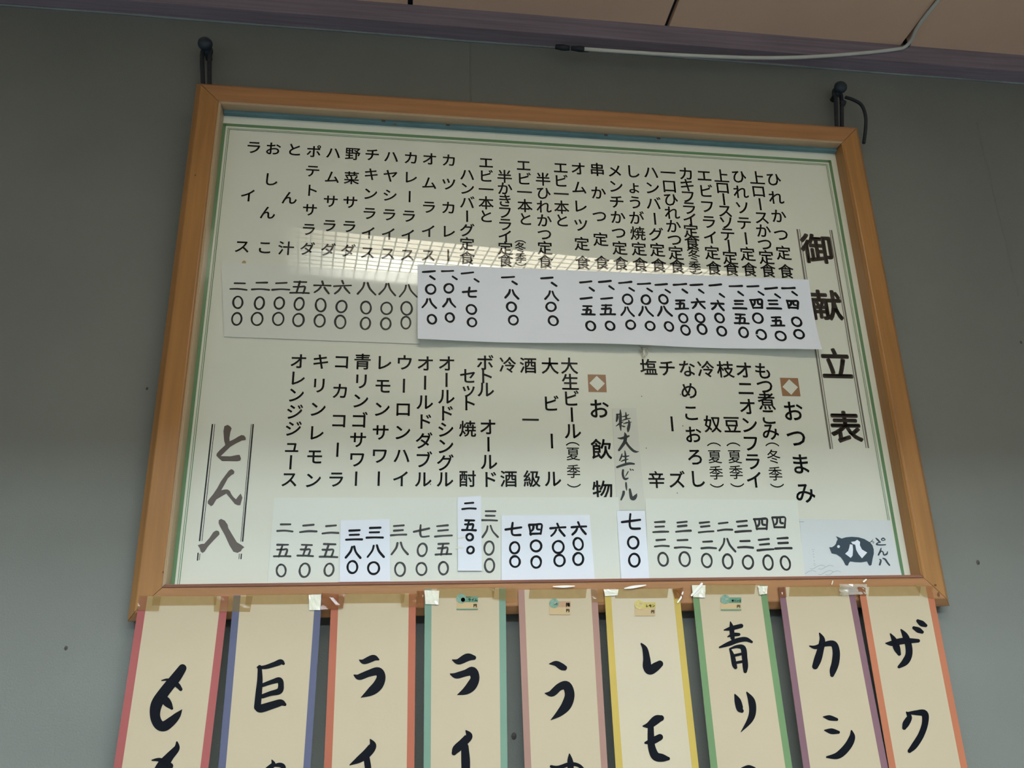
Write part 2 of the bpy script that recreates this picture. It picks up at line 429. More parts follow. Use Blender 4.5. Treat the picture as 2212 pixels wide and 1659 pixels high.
ROT = set('ー()（）')
def text(chars, pts, size, bz, material, parent, off=0.016, sx=1.0, name='lettering'):
    """chars at pixel centres pts, size in pixels"""
    for ch, (px, py) in zip(chars, pts):
        V = []; Fc = []
        zz = bz if not callable(bz) else PZ + 0.002
        c = px_b(px, py, zz); s = size * mpp(px, py, zz)
        gv, gf = glyph({'(': '（', ')': '）'}.get(ch, ch), off)
        n = len(V)
        if ch in '()':
            mx_ = (min(g[0] for g in gv) + max(g[0] for g in gv)) / 2; my_ = (min(g[1] for g in gv) + max(g[1] for g in gv)) / 2
            gv = [(x - mx_, y - my_) for x, y in gv]
        for (x, y) in gv:
            if ch in ROT: x, y = y, -x
            V.append((c.x + x * s * sx, c.y + y * s))
        Fc += [tuple(i + n for i in q) for q in gf]
        flat(name, V, Fc, bz, material, parent)
def spread(s, a, b):
    n = len(s); 
    return [(a[0] + (b[0] - a[0]) * i / max(n - 1, 1), a[1] + (b[1] - a[1]) * i / max(n - 1, 1)) for i in range(n)]
def col(s, a, b, size=40, off=0.016, material='print_black'):
    text(s, spread(s, a, b), size, TZ, material, PANEL, off)

U = [('ラ', (548, 318), None), ]
text('ライス', [(548, 318), (536, 422), (523, 532)], 36, TZ, 'print_black', PANEL)
text('おしんこ', [(590, 321), (585, 387), (578, 459), (572, 534)], 36, TZ, 'print_black', PANEL)
text('とん汁', [(636, 323), (625, 427), (618, 536)], 36, TZ, 'print_black', PANEL)
for s, a, b in (('ポテトサラダ', (678, 327), (664, 537)), ('ハムサラダ', (720, 330), (709, 539)), ('野菜サラダ', (762, 332), (752, 541)),
                ('チキンライス', (804, 334), (794, 545)), ('ハヤシライス', (845, 338), (838, 547)), ('カレーライス', (888, 341), (880, 550)),
                ('オムライス', (928, 343), (925, 551)), ('カツカレー', (970, 346), (968, 551)), ('ハンバーグ定食', (1009, 377), (1009, 557)),
                ('エビ一本と', (1050, 351), (1050, 467)), ('半かきフライ定食', (1090, 381), (1092, 562)), ('エビ一本と', (1131, 357), (1135, 473)),
                ('半ひれかつ定食', (1173, 387), (1178, 565)), ('エビ一本と', (1211, 362), (1214, 476)), ('オムレツ定食', (1249, 364), (1259, 567)),
                ('串かつ定食', (1290, 366), (1300, 567)), ('メンチかつ定食', (1328, 369), (1341, 569)), ('しょうが焼定食', (1367, 370), (1383, 571)),
                ('ハンバーグ定食', (1406, 372), (1423, 573)), ('一口ひれかつ定食', (1443, 373), (1463, 575)), ('カキフライ定食', (1482, 375), (1495, 523)),
                ('エビフライ定食', (1521, 379), (1542, 579)), ('上ロースソテー定食', (1558, 380), (1580, 581)), ('ひれソテー定食', (1596, 381), (1619, 582)),
                ('上ロースかつ定食', (1635, 384), (1659, 584)), ('ひれかつ定食', (1671, 387), (1698, 586))):
    col(s, a, b, 34)
text('(冬季)', [(1124, 522), (1124, 534), (1125, 557), (1125, 571)], 25, TZ, 'print_black', PANEL)
text('(冬季)', [(1497, 539), (1499, 551), (1501, 576), (1504, 589)], 27, TZ, 'print_black', PANEL)
for s, a, b in (('オレンジジュース', (645, 780), (625, 1035)), ('キリンレモン', (693, 781), (676, 1037)), ('コカコーラ', (738, 781), (726, 1035)),
                ('青リンゴサワー', (783, 781), (769, 1034)), ('レモンサワー', (829, 783), (818, 1034)), ('ウーロンハイ', (874, 783), (866, 1034)),
                ('オールドダブル', (919, 785), (914, 1035)), ('オールドシングル', (965, 785), (961, 1035)), ('ボトル', (1048, 783), (1049, 841)),
                ('オールド', (1054, 922), (1057, 1035)), ('大ビール', (1188, 790), (1194, 1034)), ('大生ビール', (1230, 790), (1237, 931)),
                ('チーズ', (1441, 795), (1462, 1036)), ('なめこおろし', (1484, 796), (1506, 1034)), ('オニオンフライ', (1607, 799), (1630, 1036)),
                ('もつ煮こみ', (1648, 801), (1664, 932))):
    col(s, a, b, 39)
for s, p in (('セット', [(1011, 812), (1012, 841), (1012, 871)]), ('焼酎', [(1010, 926), (1010, 1034)]), ('冷酒', [(1097, 788), (1099, 1034)]),
             ('酒一級', [(1141, 789), (1146, 907), (1149, 1034)]), ('塩辛', [(1401, 793), (1418, 1036)]), ('冷奴', [(1525, 797), (1539, 916)]),
             ('枝豆', [(1567, 798), (1581, 917)])):
    text(s, p, 38, TZ, 'print_black', PANEL)
for p in ([(1237, 959), (1238, 980), (1239, 1018), (1240, 1049)], [(1542, 960), (1544, 986), (1547, 1021), (1549, 1049)], [(1584, 960), (1587, 986), (1590, 1020), (1593, 1048)]):
    text('(夏季)', p, 31, TZ, 'print_black', PANEL, 0.006)
text('(冬季)', [(1668, 960), (1671, 986), (1675, 1023), (1679, 1049)], 31, TZ, 'print_black', PANEL, 0.006)
text('お飲物', [(1294, 883), (1299, 970), (1302, 1060)], 46, TZ, 'print_black', PANEL, 0.016)
text('おつまみ', [(1713, 888), (1720, 945), (1729, 1002), (1739, 1064)], 46, TZ, 'print_black', PANEL, 0.016)
text('御献立表', [(1765, 537), (1785, 659), (1806, 786), (1827, 922)], 69, TZ, 'print_brown', PANEL, 0.030)
# diamond markers
for (px, py) in ((1290, 828), (1707, 836)):
    c = px_b(px, py, TZ); h = 19.5 * mpp(px, py, TZ); q = h * 0.86
    V = [(c.x - h, c.y - h), (c.x + h, c.y - h), (c.x + h, c.y + h), (c.x - h, c.y + h), (c.x, c.y - q), (c.x + q, c.y), (c.x, c.y + q), (c.x - q, c.y)]
    flat('diamond_mark', V, [(0, 1, 5, 4), (1, 2, 6, 5), (2, 3, 7, 6), (3, 0, 4, 7)], TZ, 'print_tan', PANEL)
# ruled lines beside the title and the shop name
def pline(a, b, wpx, material):
    p, q = px_b(*a, TZ), px_b(*b, TZ); wd = wpx * mpp(*a, TZ); line(p.x, p.y, q.x, q.y, wd, material, 'rule_line')
pline((1722, 495), (1794, 970), 3.6, 'print_grey'); pline((1727, 495), (1799, 970), 1.6, 'print_grey')
pline((1792, 497), (1871, 968), 1.6, 'print_grey'); pline((1796, 497), (1876, 968), 3.2, 'print_grey')
for a, b, wd in (((459, 916), (431, 1169), 3.2), ((464, 916), (436, 1169), 1.3), ((428, 1194), (426.5, 1211), 3.0), ((432, 1196), (430.5, 1210), 1.3),
                 ((543, 916), (520, 1170), 1.3), ((547, 916), (524, 1170), 3.2), ((517, 1196), (516, 1208), 1.4), ((521.5, 1196), (520.5, 1208), 2.6)):
    pline(a, b, wd, 'print_black')

def brush(name, strokes, off, sc, bz, material, parent, plane=None, step=5):
    """strokes in zoomed pixels (x, y, width)"""
    V = []; Fc = []
    for st in strokes:
        v, f = ribbon2d([(off[0] + x / sc, off[1] + y / sc, wd / sc) for x, y, wd in st], step)
        if plane is None:
            b = [px_b(x, y, bz if not callable(bz) else PZ + 0.002) for x, y in v]; v2 = [(p.x, p.y) for p in b]
            pts = [b2w((x, y, bz(x, y) if callable(bz) else bz)) for x, y in v2]
        else:
            pts = [plane(x, y) for x, y in v]; v2 = [(p.x, p.z) for p in pts]
        n = len(V); V += pts; Fc += [tuple(i + n for i in q) for q in orient(v2, f)]
    return build(name, V, Fc, material, parent)
def poly(name, pts, off, sc, bz, material, parent):
    b = [px_b(off[0] + x / sc, off[1] + y / sc, bz) for x, y in pts]
    v2 = [(p.x, p.y) for p in b]
    o = flat(name, v2, orient(v2, [tuple(range(len(v2)))]), bz, material, parent)
    return o
# shop name, traced brush characters
OA, SA = (400, 900), 9.2167
poly_ton = [
    [(845, 163), (780, 190), (762, 290), (775, 480), (797, 552), (790, 575), (690, 665), (632, 730), (620, 775), (660, 820), (735, 885), (900, 885), (1040, 888), (1098, 872), (1112, 835), (1083, 760), (1040, 762), (900, 790), (710, 785), (790, 705), (900, 600), (1010, 535), (1130, 475), (1208, 465), (1205, 415), (1170, 375), (1120, 366), (1060, 395), (970, 450), (885, 490), (880, 430), (900, 310), (925, 235), (900, 195)],
    [(915, 1045), (870, 1075), (790, 1180), (710, 1290), (640, 1420), (560, 1540), (490, 1625), (450, 1680), (450, 1730), (515, 1783), (555, 1760), (620, 1650), (720, 1590), (820, 1533), (900, 1630), (990, 1740), (1050, 1766), (1100, 1760), (1140, 1610), (1105, 1530), (1060, 1580), (1010, 1645), (960, 1600), (920, 1545), (890, 1480), (845, 1450), (790, 1450), (718, 1465), (790, 1340), (850, 1230), (920, 1165), (970, 1140), (980, 1095), (955, 1060)],
    [(615, 2267), (560, 2300), (480, 2420), (380, 2530), (320, 2535), (250, 2560), (290, 2620), (310, 2690), (345, 2713), (385, 2690), (450, 2590), (560, 2470), (683, 2345), (680, 2300), (660, 2275)],
    [(715, 2035), (670, 2060), (665, 2120), (700, 2200), (790, 2360), (880, 2560), (960, 2690), (1040, 2713), (1110, 2680), (1130, 2640), (1178, 2600), (1120, 2555), (1030, 2500), (950, 2370), (860, 2220), (845, 2150), (790, 2070)]]
for pl in poly_ton: poly('lettering', pl, OA, SA, TZ, 'print_brown', PANEL)

# knots and burn marks on the frame rails
for (px, py, rx, ry) in ((422, 378, 2.0, 2.6), (2028, 1284, 3.5, 5.0), (2021, 1264, 4.0, 2.0), (352, 1236, 2.2, 2.6), (853, 268, 5.0, 2.0)):
    c = px_b(px, py, 0.0112); m_ = mpp(px, py, 0.0112)
    V = [(c.x + rx * m_ * math.cos(k * .9) * (0.7 + 0.3 * math.sin(k * 2.1)), c.y + ry * m_ * math.sin(k * .9)) for k in range(7)]
    flat('rail_mark', V, orient(V, [tuple(range(7))]), 0.0108, 'rail_mark', MENU)
# small stains and specks on the board
for (px, py, r_, m_) in ((527, 568, 6, 'stain'), (521, 574, 4, 'stain'), (771, 1118, 3, 'stain'), (930, 1046, 1.5, 'speck'), (1386, 856, 1.3, 'speck'), (1396, 968, 1.3, 'speck'), (1470, 852, 1.3, 'speck'), (1463, 1065, 1.3, 'speck'), (1475, 920, 1.3, 'speck')):
    c = px_b(px, py, TZ); rr = r_ * mpp(px, py, TZ)
    V = [(c.x + rr * math.cos(k * .9) * (0.7 + 0.3 * math.sin(k * 2.1)), c.y + rr * math.sin(k * .9)) for k in range(7)]
    flat('stain_spot', V, orient(V, [tuple(range(7))]), TZ, m_, PANEL)

# ------------------------------------------------------------------ paper slips stuck on the board
HW = {'一': [[(-.46, -.05), (0, .0), (.46, .07)]], '二': [[(-.32, .27), (.3, .31)], [(-.5, -.25), (.0, -.2), (.5, -.24)]],
      '三': [[(-.32, .36), (.32, .40)], [(-.3, .03), (.28, .06)], [(-.5, -.36), (0, -.33), (.5, -.33)]],
      '四': [[(-.42, .36), (-.36, 0), (-.32, -.38)], [(-.42, .36), (.0, .38), (.42, .4), (.40, .0), (.34, -.36)], [(-.32, -.36), (.34, -.34)], [(-.1, .3), (-.13, .05), (-.24, -.12)], [(.1, .32), (.1, .02), (.26, -.02)]],
      '五': [[(-.34, .43), (.34, .44)], [(-.02, .43), (-.1, 0), (-.18, -.42)], [(-.36, .07), (.0, .08), (.28, .08), (.2, -.4)], [(-.52, -.44), (0, -.42), (.52, -.43)]],
      '六': [[(-.02, .5), (.05, .28)], [(-.5, .13), (0, .17), (.5, .19)], [(-.12, .02), (-.25, -.22), (-.46, -.44)], [(.12, .02), (.24, -.18), (.42, -.44)]],
      '七': [[(-.52, .0), (0, .1), (.5, .2)], [(-.06, .5), (-.1, .1), (-.1, -.25), (.02, -.42), (.45, -.40)]],
      '八': [[(-.14, .42), (-.22, .05), (-.5, -.42)], [(.04, .44), (.18, .0), (.5, -.44)]],
      '、': [[(-.16, .14), (.16, -.14)]]}
def hand(chars, pts, size, wpx, bz, material, parent, osize=0.62):
    for ch, (px, py) in zip(chars, pts):
        V = []; Fc = []
        zz = bz if not callable(bz) else PZ + 0.002
        c = px_b(px, py, zz); m_ = mpp(px, py, zz); s = size * m_
        jr = lambda a: random.uniform(-a, a)
        if ch == '〇':
            wd = osize * random.uniform(.9, 1.08); hh = osize * random.uniform(1.0, 1.16); tall = material == 'print_black'; wd *= 0.90 if tall else 1.0; hh *= 1.10 if tall else 1.0; ph = random.uniform(1.6, 2.4); sk = jr(.08)
            pts2 = []
            for k in range(13):
                a = ph + 2 * math.pi * 1.04 * k / 12; x = .5 * wd * math.cos(a); y = .5 * hh * math.sin(a)
                pts2.append((c.x + (x + sk * y) * s, c.y + y * s, wpx * m_ * random.uniform(.85, 1.1)))
            sts = [pts2]
        else:
            sc = random.uniform(.92, 1.06); rot = jr(.05)
            sts = []
            for st in HW[ch]:
                dx, dy = jr(.03), jr(.03)
                sts.append([(c.x + ((x + dx) * sc - y * rot) * s, c.y + ((y + dy) * sc * 0.84 + x * rot) * s, wpx * m_ * random.uniform(.85, 1.15)) for x, y in st])
        for st in sts:
            v, f = ribbon2d(st, 4); n = len(V); V += v; Fc += [tuple(i + n for i in q) for q in orient(v, f)]
        flat('lettering', V, Fc, bz, material, parent)
def slip(name, label, cat, quad, bz, material, lift=0.0, group=None, thick=0.0003, side=0.0, pw=2.5):
    """quad: pixel corners TL TR BR BL. returns thing, height function"""
    q = [px_b(x, y, bz) for x, y in quad]
    for p in q: p.y = max(p.y, -BH / 2 + 0.0440)
    top = (q[0].y + q[1].y) / 2; bot = (q[2].y + q[3].y) / 2
    def hz(x, y, extra=0.0):
        v = min(1.05, max(0.0, (top - y) / (top - bot)))
        return bz + extra + lift * v ** pw * (1.0 + 0.35 * math.sin(x * 19.0)) + side * math.sin(x * 31 + 1) * v
    cx = (q[2].x + q[3].x) / 2
    M = Matrix.Translation(b2w((cx, bot, bz))) @ BM.to_4x4()
    th = empty(name, M, label, cat, group)
    nx, ny = 16, 8; V = []; Fc = []
    for j in range(ny + 1):
        for i in range(nx + 1):
            s, t = i / nx, j / ny
            a = q[0].lerp(q[1], s); b = q[3].lerp(q[2], s); p = a.lerp(b, t)
            V.append(b2w((p.x, p.y, hz(p.x, p.y))))
    for j in range(ny):
        for i in range(nx):
            a = j * (nx + 1) + i; Fc.append((a, a + nx + 1, a + nx + 2, a + 1))
    build('sheet', *slab(V, Fc, BZ * -thick), material, th, smooth=False)
    return th, (lambda x, y: hz(x, y, 0.0002))
def zp(off, sc, *pts): return [(off[0] + x / sc, off[1] + y / sc) for x, y in pts]
Z1, Z2, Z3, Z4, Z5, Z6 = ((460, 220), 3.072), ((880, 300), 3.3185), ((1300, 300), 3.318), ((400, 740), 3.0167), ((920, 740), 3.016), ((1360, 740), 2.72)
GRP = 'paper price slips stuck on the menu board'

th, hz = slip('price_slip', 'old off-white price slip left of the long white one, five to eight hundred yen', 'price slip',
              [(478, 566), (902, 590), (907, 743), (484, 727)], PZ + .0016, 'slip_old', 0.0, GRP, 0.0007)
for s, p in (('二〇〇', ((175, 1225), (165, 1330), (158, 1440))), ('二〇〇', ((320, 1225), (308, 1335), (293, 1440))), ('二〇〇', ((452, 1228), (440, 1335), (433, 1440))),
             ('五〇〇', ((580, 1232), (572, 1340), (567, 1447))), ('六〇〇', ((725, 1232), (715, 1348), (708, 1452))), ('六〇〇', ((860, 1232), (853, 1358), (845, 1460))),
             ('八〇〇', ((1022, 1240), (1015, 1365), (1012, 1470))), ('八〇〇', ((1160, 1245), (1152, 1370), (1147, 1472))), ('八〇〇', ((1297, 1255), (1285, 1370), (1280, 1465)))):
    hand(s, zp(*Z1, *p), 37, 4.4, hz, 'print_black', th, 0.66)
th['label'] = 'old off-white price slip joined to the long bluish white slip, nine prices without a comma'

th, hz = slip('price_slip', 'long bluish white handwritten price slip across the middle of the menu board', 'price slip',
              [(902, 571), (1747, 604), (1767, 761), (902, 738)], PZ + .0022, 'slip_white', 0.0095, GRP)
for z, s, p in ((Z2, '一、〇八〇', ((152, 952), (182, 998), (167, 1080), (155, 1185), (175, 1303))), (Z2, '一、〇八〇', ((287, 948), (338, 998), (297, 1073), (298, 1178), (303, 1288))),
                (Z2, '一、七〇〇', ((430, 962), (497, 1017), (447, 1105), (458, 1227), (462, 1322))), (Z2, '一、八〇〇', ((722, 993), (770, 1033), (748, 1113), (745, 1208), (758, 1305))),
                (Z2, '一、八〇〇', ((1002, 998), (1053, 1043), (1033, 1125), (1028, 1208), (1042, 1312))), (Z2, '一、一五〇', ((1277, 1025), (1323, 1078), (1282, 1145), (1290, 1235), (1307, 1353))),
                (Z2, '一、一五〇', ((1417, 1025), (1464, 1068), (1428, 1145), (1427, 1230), (1445, 1352))), (Z2, '一、〇八〇', ((1563, 1030), (1608, 1082), (1577, 1153), (1572, 1243), (1593, 1343))),
                (Z2, '一、〇八〇', ((1693, 1040), (1738, 1085), (1708, 1155), (1703, 1240), (1733, 1350))), (Z3, '一、〇八〇', ((425, 1045), (470, 1092), (440, 1152), (442, 1240), (475, 1352))),
                (Z3, '一、五〇〇', ((557, 1043), (592, 1092), (565, 1190), (580, 1290), (593, 1378))), (Z3, '一、六〇〇', ((675, 1048), (714, 1092), (690, 1185), (700, 1288), (713, 1370))),
                (Z3, '一、六〇〇', ((812, 1050), (860, 1122), (830, 1195), (840, 1288), (853, 1385))), (Z3, '一、三五〇', ((957, 1055), (995, 1110), (983, 1190), (993, 1295), (1008, 1395))),
                (Z3, '一、四〇〇', ((1083, 1058), (1142, 1110), (1108, 1185), (1113, 1290), (1132, 1412))), (Z3, '一、三五〇', ((1213, 1073), (1258, 1127), (1230, 1190), (1248, 1315), (1267, 1425))),
                (Z3, '一、四〇〇', ((1335, 1073), (1384, 1112), (1365, 1190), (1388, 1318), (1398, 1412)))):
    hand(s, zp(*z, *p), 28, 4.8, hz, 'marker', th, 0.70)
# crumpled clear tape under that slip
def crumple(name, quad, bz, material, parent, amp, nx=6, ny=6, plane=None, thick=0.0002):
    q = [Vector((x, y, 0)) for x, y in quad]; V = []; Fc = []
    for j in range(ny + 1):
        for i in range(nx + 1):
            a = q[0].lerp(q[1], i / nx); b = q[3].lerp(q[2], i / nx); p = a.lerp(b, j / ny)
            h = abs(random.gauss(0, amp))
            if plane is None: wpt = b2w(tuple(px_b(p.x, p.y, bz)) ) + BZ * h
            else: wpt = plane(p.x, p.y) + Vector((0, -1, 0)) * h
            V.append(wpt)
    for j in range(ny):
        for i in range(nx):
            a = j * (nx + 1) + i; Fc.append((a, a + nx + 1, a + nx + 2, a + 1))
    return build(name, V, Fc, material, parent)
crumple('tape', [(1379, 748), (1404, 750), (1398, 768), (1386, 777)], PZ + .001, 'tape_clear', th, .0025, 5, 4)
crumple('tape', [(1388, 752), (1394, 752), (1392, 770), (1389, 771)], PZ + .003, 'tape_white', th, .0012, 2, 4)

th, hz = slip('price_slip', 'long pale price slip along the bottom moulding under the drinks columns', 'price slip',
              [(592, 1075), (1336, 1074), (1346, 1256), (578, 1264)], PZ + .0010, 'slip_pale', 0, GRP)
for z, s, p in ((Z4, '二五〇', ((650, 1210), (632, 1355), (625, 1485))), (Z4, '二五〇', ((802, 1213), (787, 1355), (778, 1483))), (Z4, '二五〇', ((950, 1220), (935, 1355), (937, 1480))),
                (Z4, '三八〇', ((1393, 1225), (1400, 1340), (1400, 1477))), (Z4, '七〇〇', ((1543, 1230), (1545, 1350), (1540, 1475))), (Z4, '三五〇', ((1680, 1228), (1685, 1345), (1683, 1470))),
                (Z5, '三八〇〇', ((418, 1130), (417, 1230), (412, 1338), (415, 1452)))):
    hand(s, zp(*z, *p), 35, 4.4, hz, 'print_black', th, 0.66)
th, hz = slip('price_slip', 'pale price slip along the bottom moulding beside the pig card, seven prices', 'price slip',
              [(1394, 1077), (1722, 1080), (1740, 1252), (1402, 1256)], PZ + .0010, 'slip_pale', 0, GRP)
for s, p in (('三二〇', ((180, 1083), (187, 1180), (198, 1273))), ('三二〇', ((312, 1083), (315, 1185), (325, 1272))), ('三二〇', ((447, 1085), (463, 1190), (455, 1280))),
             ('二八〇', ((557, 1083), (575, 1190), (578, 1285))), ('三二〇', ((665, 1080), (683, 1187), (697, 1290))), ('四三〇', ((773, 1067), (795, 1187), (815, 1292))), ('四三〇', ((880, 1058), (903, 1180), (917, 1295)))):
    hand(s, zp(*Z6, *p), 33, 4.4, hz, 'print_black', th, 0.70)
for lab, quad, cols, sz in (
        ('small white slip with two handwritten prices of three hundred eighty', [(736, 1124), (842, 1121), (843, 1256), (733, 1257)],
         ((Z4, '三八〇', ((1105, 1255), (1097, 1365), (1090, 1463))), (Z4, '三八〇', ((1235, 1240), (1243, 1358), (1228, 1470)))), 35),
        ('narrow tall white slip reading two thousand five hundred in handwritten numerals', [(988, 1074), (1039, 1071), (1041, 1233), (989, 1233)],
         ((Z5, '二五〇〇', ((282, 1065), (283, 1190), (285, 1268), (290, 1352))),), 27.5),
        ('wide white slip with four handwritten prices above the bottom moulding', [(1083, 1113), (1274, 1112), (1285, 1254), (1083, 1255)],
         ((Z5, '七〇〇', ((572, 1218), (578, 1337), (580, 1427))), (Z5, '四〇〇', ((713, 1218), (717, 1325), (718, 1430))), (Z5, '六〇〇', ((860, 1222), (862, 1332), (870, 1420))), (Z5, '六〇〇', ((997, 1212), (992, 1312), (992, 1410)))), 34),
        ('single white slip reading seven hundred below the brush lettered film', [(1332, 1103), (1393, 1103), (1403, 1254), (1342, 1254)],
         ((Z5, '七〇〇', ((1337, 1170), (1350, 1303), (1357, 1418))),), 38)):
    th, hz = slip('price_slip', lab, 'price slip', quad, PZ + .0021, 'slip_white', 0.002 if sz < 30 else 0.0006, GRP)
    for z, s, p in cols: hand(s, zp(*z, *p), sz, 4.8, hz, 'marker', th, 0.50 if sz < 30 else 0.64)
    if sz < 30:
        for a in (((990, 1163), (1006, 1160)), ((985, 1184), (1000, 1184))):
            brush('tape', [[(a[0][0], a[0][1], 2.2), ((a[0][0] + a[1][0]) / 2, a[0][1] - 1, 3), (a[1][0], a[1][1], 1.5)]], (0, 0), 1, hz, 'tape_white', th)

th, hz = slip('paper_strip', 'greyish strip reading extra large draft beer in brush letters', 'paper strip',
              [(1322, 882), (1374, 881), (1394, 1102), (1333, 1102)], PZ + .0006, 'slip_film', 0)
OF, SF = (1310, 870), 7.213
for ch in ([[(170, 175, 20), (175, 220, 35), (160, 285, 20)], [(160, 180, 15), (215, 175, 20)], [(220, 108, 12), (222, 200, 34), (220, 330, 34), (228, 425, 14)], [(152, 362, 8), (210, 320, 24), (265, 295, 10)], [(305, 148, 12), (310, 210, 26), (312, 250, 20)], [(245, 215, 10), (300, 205, 18), (350, 183, 12)], [(240, 275, 10), (310, 252, 20), (378, 238, 10)], [(265, 325, 8), (320, 308, 20), (392, 298, 8)], [(350, 270, 15), (360, 320, 32), (345, 400, 40), (340, 445, 20)], [(240, 355, 10), (270, 365, 20), (295, 370, 10)]],
           [[(178, 545, 8), (230, 552, 28), (300, 535, 35), (352, 515, 22)], [(288, 462, 10), (300, 510, 40), (290, 600, 45), (240, 680, 38), (200, 735, 30)], [(295, 585, 30), (340, 660, 30), (410, 735, 34), (460, 760, 28), (508, 757, 6)]],
           [[(245, 795, 14), (235, 840, 22), (210, 895, 18)], [(240, 830, 14), (300, 835, 22), (355, 825, 12)], [(290, 748, 12), (300, 820, 24), (303, 930, 20)], [(235, 910, 14), (280, 890, 20), (340, 878, 12)], [(170, 1000, 28), (240, 975, 32), (350, 945, 34), (435, 950, 22)]],
           [[(262, 1048, 28), (258, 1110, 30), (275, 1170, 30), (305, 1185, 30), (342, 1172, 14)], [(342, 1070, 14), (320, 1110, 14), (295, 1148, 6)], [(372, 1028, 14), (385, 1048, 16)], [(405, 1035, 12), (422, 1048, 16)]],
           [[(308, 1246, 22), (312, 1300, 26), (318, 1360, 12)]],
           [[(272, 1385, 34), (265, 1430, 34), (232, 1508, 22)], [(368, 1350, 30), (380, 1420, 38), (395, 1480, 45), (430, 1485, 55), (460, 1450, 40), (478, 1415, 8)]]):
    brush('lettering', [[(x, y, w_ * 1.2) for x, y, w_ in st] for st in ch], OF, SF, hz, 'marker_soft', th)

th, hz = slip('shop_card', 'pale grey card with a dark pig emblem and shop name in the board corner', 'card',
              [(1727, 1121), (1922, 1124), (1949, 1249), (1739, 1251)], PZ + .0009, 'card_grey', 0)
OP, SPG = (1710, 1110), 8.848
PGZ = PZ + .0012
poly('pig_emblem', [(717, 638), (770, 638), (815, 610), (845, 575), (858, 530), (880, 490), (868, 460), (843, 430), (880, 438), (955, 472), (1040, 447), (1150, 438), (1280, 448), (1390, 480), (1500, 545), (1545, 600), (1570, 680), (1572, 760), (1550, 850), (1528, 975), (1505, 990), (1480, 985), (1455, 940), (1440, 910), (1330, 928), (1230, 925), (1120, 910), (1095, 940), (1080, 985), (1055, 992), (1025, 975), (990, 900), (940, 830), (860, 775), (765, 757)], OP, SPG, PGZ, 'pig_ink', th)
PIG = [o for o in th.children if o.name.startswith('pig')][0]
PW = PGZ + .0002
poly('emblem_numeral', [(1115, 580), (1165, 590), (1175, 680), (1165, 800), (1130, 842), (1022, 762), (1080, 710), (1100, 650)], OP, SPG, PW, 'slip_white', PIG)
poly('emblem_numeral', [(1135, 535), (1210, 525), (1255, 495), (1308, 535), (1305, 600), (1345, 680), (1445, 740), (1345, 850), (1280, 770), (1235, 690), (1215, 590), (1165, 575)], OP, SPG, PW, 'slip_white', PIG)
poly('eye', [(897 + 28 * math.cos(k * math.pi / 6), 625 + 28 * math.sin(k * math.pi / 6)) for k in range(12)], OP, SPG, PW, 'slip_white', PIG)
brush('tail', [[(1500, 545, 14), (1535, 515, 12), (1555, 490, 8)], [(1530, 530, 12), (1570, 535, 10), (1565, 560, 10), (1545, 552, 8)]], OP, SPG, PGZ, 'pig_ink', PIG)
for ch in ([[(1612, 465, 20), (1650, 500, 34), (1690, 545, 24)], [(1790, 490, 16), (1750, 465, 26), (1715, 490, 20), (1745, 510, 18), (1785, 500, 14)], [(1700, 535, 16), (1640, 560, 24), (1625, 585, 28), (1700, 595, 26), (1795, 590, 22)]],
           [[(1710, 655, 18), (1695, 710, 34), (1660, 785, 30)], [(1665, 770, 14), (1720, 715, 22), (1750, 740, 26), (1765, 785, 28), (1820, 765, 34), (1832, 720, 16)]],
           [[(1680, 870, 16), (1705, 890, 34), (1685, 970, 36)], [(1745, 850, 22), (1790, 870, 34), (1830, 930, 34), (1870, 980, 30)]]):
    brush('lettering', ch, OP, SPG, PGZ, 'pig_ink', th)
for st in ([(355, 1048, 9), (410, 1052, 9), (480, 1010, 9), (560, 980, 9), (610, 990, 9), (640, 1005, 7)], [(515, 1050, 9), (580, 1055, 9), (650, 1015, 9), (730, 985, 9), (800, 1003, 7)],
           [(260, 1148, 9), (320, 1105, 9), (390, 1083, 9), (465, 1103, 7)], [(515, 1155, 9), (570, 1158, 9), (640, 1115, 9), (730, 1083, 9), (800, 1108, 8)], [(650, 1160, 9), (720, 1165, 9), (790, 1115, 9), (880, 1090, 9), (938, 1112, 7)]):
    brush('wave_line', [st], OP, SPG, PGZ, 'wave_grey', th)
brush('fine_print', [[(410 + k * 6.0, 715 + k * 53 + (20 if k > 2 else 0), 14), (416 + k * 6.0, 720 + k * 53 + (20 if k > 2 else 0), 14)] for k in range(5)], OP, SPG, PGZ, 'wave_grey', th)
brush('fine_print', [[(385, 690, 5), (385, 678, 5), (432, 678, 5), (434, 690, 5)], [(418, 970, 5), (420, 980, 5), (462, 980, 5), (464, 968, 5)]], OP, SPG, PGZ, 'wave_grey', th, step=2)
brush('fine_print', [[(150, 150, 12), (185, 152, 14)], [(200, 152, 16), (225, 152, 16)]], OP, SPG, PGZ, 'wave_grey', th, step=2)

